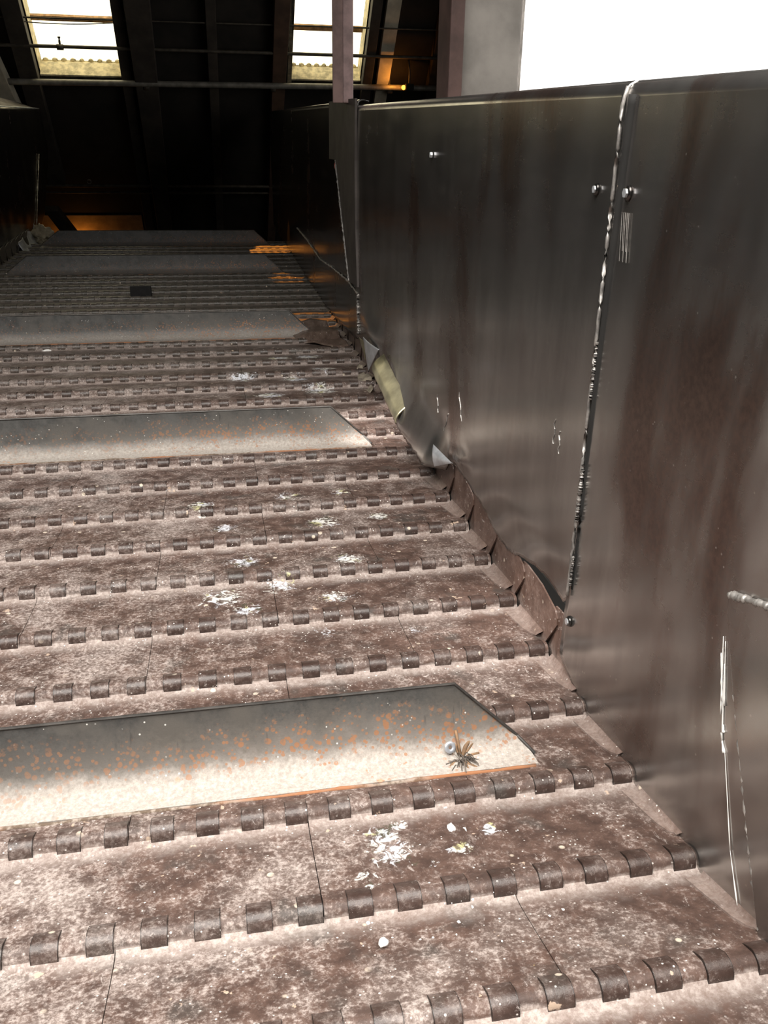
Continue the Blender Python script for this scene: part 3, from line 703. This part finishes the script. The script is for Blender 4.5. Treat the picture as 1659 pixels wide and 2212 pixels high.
# joint strap over the panel joint
st = thing('joint_strap', 'dull dark steel strap covering the joint below the post', 'strap', (.05, 16, 0))
sp_ = [(.05, 5.36), (4.2, 5.44), (4.25, 4.13), (3.0, 4.13), (.9, 1.58), (-.25, 1.62), (.02, 2.8), (.12, 4.18)]
vs = [(-.03, y, z) for y, z in sp_] + [(.02, y, z) for y, z in sp_]; n = len(sp_)
MB().add(vs, [tuple(range(n)), tuple(range(2 * n - 1, n - 1, -1))] + [(i, i + n, (i + 1) % n + n, (i + 1) % n) for i in range(n)]).build('strap_plate', plain('dull_brown_strap', (.06, .05, .045), .6, .2, .3, 10), st)
bead([(3.05, 4.12), (2.2, 3.1), (.9, 1.58)], .022, M['weld'], st, 'strap_edge', x=-.04, seg=60, jit=.5)
MB().lump((-.04, 3.05, 4.0), .06, 1, .4, (.4, 1, 1.4)).build('red_paint_mark', plain('red_paint_chip', (.35, .06, .05), .6), st)

# post and column
po = thing('post', 'red-brown angle-steel post rising from the guard wall in front of the right skylight', 'post', (-.08, 17, 5.30))
MB().box((-.12, .0, 4.05), (.22, .06, 8.1)).build('web', M['post'], po, bevel=.01)
MB().box((.10, .10, 4.05), (.22, .26, 8.1)).build('flange', plain('worn_pinkish_post_face', (.22, .15, .145), .55, .1, .3, 16), po, bevel=.02)
co = thing('column', 'pale grey steel column standing behind the guard wall before the bright window', 'column', (1.95, 14, ZF))
h = ROOF_TOP - ZF
MB().box((.18, 0, h / 2), (1.16, .5, h)).build('shaft', M['column'], co, bevel=.05)
MB().box((-.52, -.1, h / 2), (.26, .9, h)).build('flange', M['column_edge'], co, bevel=.03)
MB().box((.1, 0, .12), (1.9, 1.3, .24)).build('base_plate', M['column_edge'], co)

# left guard wall
left = thing('guard_panel', 'black guard plate at the far left of the conveyor with a bright curled foot', 'guard panel', (-10.62, 0, 0))
lb = [(20, .02), (28, .05), (33, .1), (35, .28), (36.2, .45), (37.3, .30), (38.2, .62), (39.5, .62), (41, 1.2), (44.3, 3.8)]
def ltop(y): return 5.60 + .02 * (y - 36) if y < 43.6 else 5.75 - (y - 43.6) * 2.2
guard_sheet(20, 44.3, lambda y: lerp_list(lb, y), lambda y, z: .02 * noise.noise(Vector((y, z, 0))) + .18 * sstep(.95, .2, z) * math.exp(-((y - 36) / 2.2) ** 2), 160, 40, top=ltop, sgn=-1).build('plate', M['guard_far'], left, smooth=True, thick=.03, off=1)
bead([(-.03, 20, 5.29), (-.03, 36, 5.60), (-.03, 43.6, 5.75)], .03, M['bright'], left, 'rim', seg=30, jit=.05, nz=.0)
def lf(u, v):
    y = 34.2 + 3.9 * u; zb = lerp_list(lb, y)
    return (.06 + .30 * (1 - v) ** 1.5 + .06 * math.sin(u * 12), y, zb - .16 * (1 - v) * math.sin(math.pi * u) + .5 * v)
MB().grid(lf, 40, 10).build('torn_tab', M['bright'], left, smooth=True, thick=.02)
bead([(.06, 38.3, .7), (.06, 40.0, 2.4), (.06, 41.5, 3.8)], .02, M['weld'], left, seg=40, jit=.5)
o = MB().add([(-11.9, 33.0, 5.55), (-10.7, 43.4, 5.72), (-11.5, 43.4, 6.0), (-12.6, 35, 6.35), (-11.9, 33, 5.45), (-10.7, 43.4, 5.62), (-11.5, 43.4, 5.9), (-12.6, 35, 6.25)],
             [(0, 1, 2, 3), (7, 6, 5, 4), (0, 4, 5, 1), (1, 5, 6, 2), (2, 6, 7, 3), (3, 7, 4, 0)]).build('cover_plate', M['column'])
tag(o, 'grey sheet leaning on top of the left guard wall', 'sheet')

# ---------------------------------------------------------------- loose things on the belt
def bz(x, y, h=0.): return (x, y, bedz(y) + h)
# bent scrap sheet
def scrap(u, v):
    bot = [(-1.24, 18.12, .015), (-.98, 17.92, .10), (-.72, 17.70, .13), (-.36, 17.15, .07), (.02, 16.72, .02)]
    top = [(-1.10, 18.7, .10), (-.92, 19.3, .24), (-.62, 19.5, .30), (-.25, 19.1, .26), (.03, 17.6, .16)]
    q = u * 4; i = min(3, int(q)); f_ = q - i
    a = Vector(bot[i]).lerp(Vector(bot[i + 1]), f_); c = Vector(top[i]).lerp(Vector(top[i + 1]), f_)
    p = a.lerp(c, v)
    return (p.x, p.y, bedz(p.y) + p.z + .05 * math.sin(v * math.pi) + .03 * noise.noise(Vector((u * 4, v * 3, 2))))
tag(MB().grid(scrap, 40, 16).build('scrap_sheet', M['scrap'], smooth=True, thick=.025, off=1), 'bent brown steel scrap sheet lying by the right guard wall at the middle cleat', 'scrap metal')
# dry leaf
def leaf(u, v):
    y = 13.25 + 2.0 * u; wv = .14 * math.sin(math.pi * min(1, u * .95 + .04)) ** .7
    x = -.10 + .05 * u + (v - .5) * 2 * wv * (1 + .3 * noise.noise(Vector((u * 9, v * 2, 0))))
    return (x, y, bedz(y) + .05 + .10 * v + .05 * noise.noise(Vector((u * 6, v * 4, 5))))
tag(MB().grid(leaf, 30, 10).build('dry_leaf', M['leaf'], smooth=True, thick=.012, off=1), 'tan crumpled leaf lying against the side wings below the curled tear', 'leaf')
# nest of twigs on the nearest cleat with a washer
c3 = Vector((-1.24, 2.36, bedz(2.36) + .06))
tw = thing('twig_tuft', 'tuft of dry twigs and fibres caught on the nearest cleat', 'twigs', c3)
random.seed(11)
for (dx, dy, dz, L) in ((-.02, .14, .22, .3), (.13, .10, .10, .2), (.16, .02, .05, .18), (.10, -.13, .02, .2), (-.03, .08, .12, .15), (-.12, -.08, .03, .16), (.03, -.16, .02, .15), (.12, .14, .13, .2)):
    d = Vector((dx, dy, dz)); mid_ = d * .5 + Vector((random.uniform(-.02, .02), 0, .02))
    MB().tube([(0, 0, .02), mid_, d], random.uniform(.008, .017), 7, .15).build('twig', M['twig'], tw, smooth=True)
b = MB()
for i in range(60):
    a = random.uniform(0, 6.28); r = random.uniform(.05, .17)
    b.tube([(random.uniform(-.05, .05), random.uniform(-.08, .03), .02), (r * .6 * math.cos(a), r * .5 * math.sin(a) - .03, random.uniform(.02, .09)), (r * math.cos(a), r * math.sin(a) - .04, random.uniform(0, .05))], .004, 4)
fo = b.build('fibres', M['grime'], tw); fo['kind'] = 'stuff'
def washer(u, v):
    a = u * 2 * math.pi; q = v * 2 * math.pi; rr = .033 + .018 * math.cos(q)
    return (rr * math.cos(a), .008 * math.sin(q) * 1.2, rr * math.sin(a))
o = MB().grid(washer, 28, 8).build('washer', M['washer'], loc=(-1.33, 2.40, bedz(2.4) + .19), smooth=True); o.rotation_euler = (-.5, 0, .2)
tag(o, 'small blue-grey washer stuck beside the twig tuft on the nearest cleat', 'washer')
# rag
b = MB()
b.lump((0, 0, .28), .36, 4, .75, (1.0, .9, 1.0), 3)
tag(b.build('crumpled_rag', M['rag'], loc=(-10.12, 37.0, bedz(37)), smooth=True), 'crumpled cream rag wedged by the left guard wall at the far end', 'rag')
# small dark upright block
o = MB().add([(-.30, 0, 0), (.30, 0, 0), (.33, .12, 0), (-.33, .12, 0), (-.31, .02, .36), (.31, .02, .36), (.31, .10, .36), (-.31, .10, .36)],
             [(0, 1, 5, 4), (1, 2, 6, 5), (2, 3, 7, 6), (3, 0, 4, 7), (4, 5, 6, 7), (3, 2, 1, 0)]).build('steel_block', M['black'], loc=(-5.25, 24.2, bedz(24.2)), bevel=.02)
tag(o, 'small black block standing alone on the pans beyond the middle cleat', 'block')
# single lumps and flakes that stand out
def flake(name, mat, x, y, r, label, cat, seed, sq=(1, 1, .35), h=.0):
    o = MB().lump((0, 0, r * sq[2] * .5), r, 2, .55, sq, seed).build(name, mat, loc=bz(x, y, h), smooth=True); return tag(o, label, cat)
flake('dropping', M['white'], -1.52, 1.63, .045, 'white upright dropping in front of the nearest cleat, tallest of the splatter', 'dropping', 1, (.7, 1.2, .8))
flake('dropping', M['white'], -1.42, 1.58, .035, 'little white dropping just right of the tallest one', 'dropping', 2, (.8, 1.2, .6))
flake('dropping', M['white'], -1.39, 1.68, .03, 'round white speck just behind the tallest white dropping', 'dropping', 3)
flake('crust', M['ochre'], -1.40, .19, .05, 'ochre and white crust by the hinge at the bottom right', 'crust', 4, (1, .8, .5))
flake('crust', M['white'], -2.24, .60, .034, 'pale yellow-white crumb alone on the lowest full pan', 'crust', 5, (1, 1, .6))
flake('flake', M['tan'], -.41, 2.61, .06, 'tan flake lying on the pan right of the nearest cleat', 'flake', 6, (1, 1, .2))
flake('flake', M['white'], -.46, 2.30, .05, 'white curled shaving right of the nearest cleat foot', 'flake', 7, (.35, 1.6, .25))
flake('flake', M['white'], -1.86, 2.10, .06, 'white paper-like flake on the rust line of the nearest cleat', 'flake', 8, (1.4, .8, .3), .0)
flake('flake', M['white'], -3.7, 2.42, .05, 'white smear flake on the left foot of the nearest cleat', 'flake', 9, (.7, 1.3, .3), .05)
flake('lump', M['white'], -7.02, 17.92, .14, 'white lump by the hinge in front of the middle cleat at left', 'lump', 10, (1.2, .9, .7))
flake('flake', M['white'], -.35, 1.18, .035, 'small bluish white flake near the guard wall on the splattered pan', 'flake', 12, (1, 1, .4))
# fine grit and paint flakes nobody would count
random.seed(5); b = MB()
for i in range(900):
    y = random.choice((random.uniform(.1, 9), random.uniform(.1, 18))); x = random.uniform(-8, .05)
    if random.random() < .45: sx = random.choice(SPLATS); x = random.gauss(sx[0], .5); y = random.gauss(sx[1], .6)
    if not (.05 < y < 18) or x > .05: continue
    fr_ = None
    for k in range(len(PY) - 1):
        if PY[k] <= y < PY[k + 1]: fr_ = (y - PY[k]); kk = k
    if fr_ < .12 or fr_ > .9: continue
    if kk in CLEATS and -9.9 < x < -.6 and fr_ > .15: continue
    r = random.choice((.004, .005, .007, .012)) * random.uniform(.7, 1.2); a = random.uniform(0, 3.14)
    z = bedz(y); n = 5; ring = []
    for q in range(n):
        t_ = a + q * 2 * math.pi / n; rr = r * random.uniform(.6, 1.3)
        ring.append((x + rr * math.cos(t_), y + rr * 1.2 * math.sin(t_), z + .004))
    b.add(ring + [(x, y, z + .008 + r * .35)], [(q, (q + 1) % n, n) for q in range(n)])
o = b.build('grit', M['white']); o['kind'] = 'stuff'; tag(o, 'fine white grit and paint flakes scattered over the conveyor pans', 'grit')
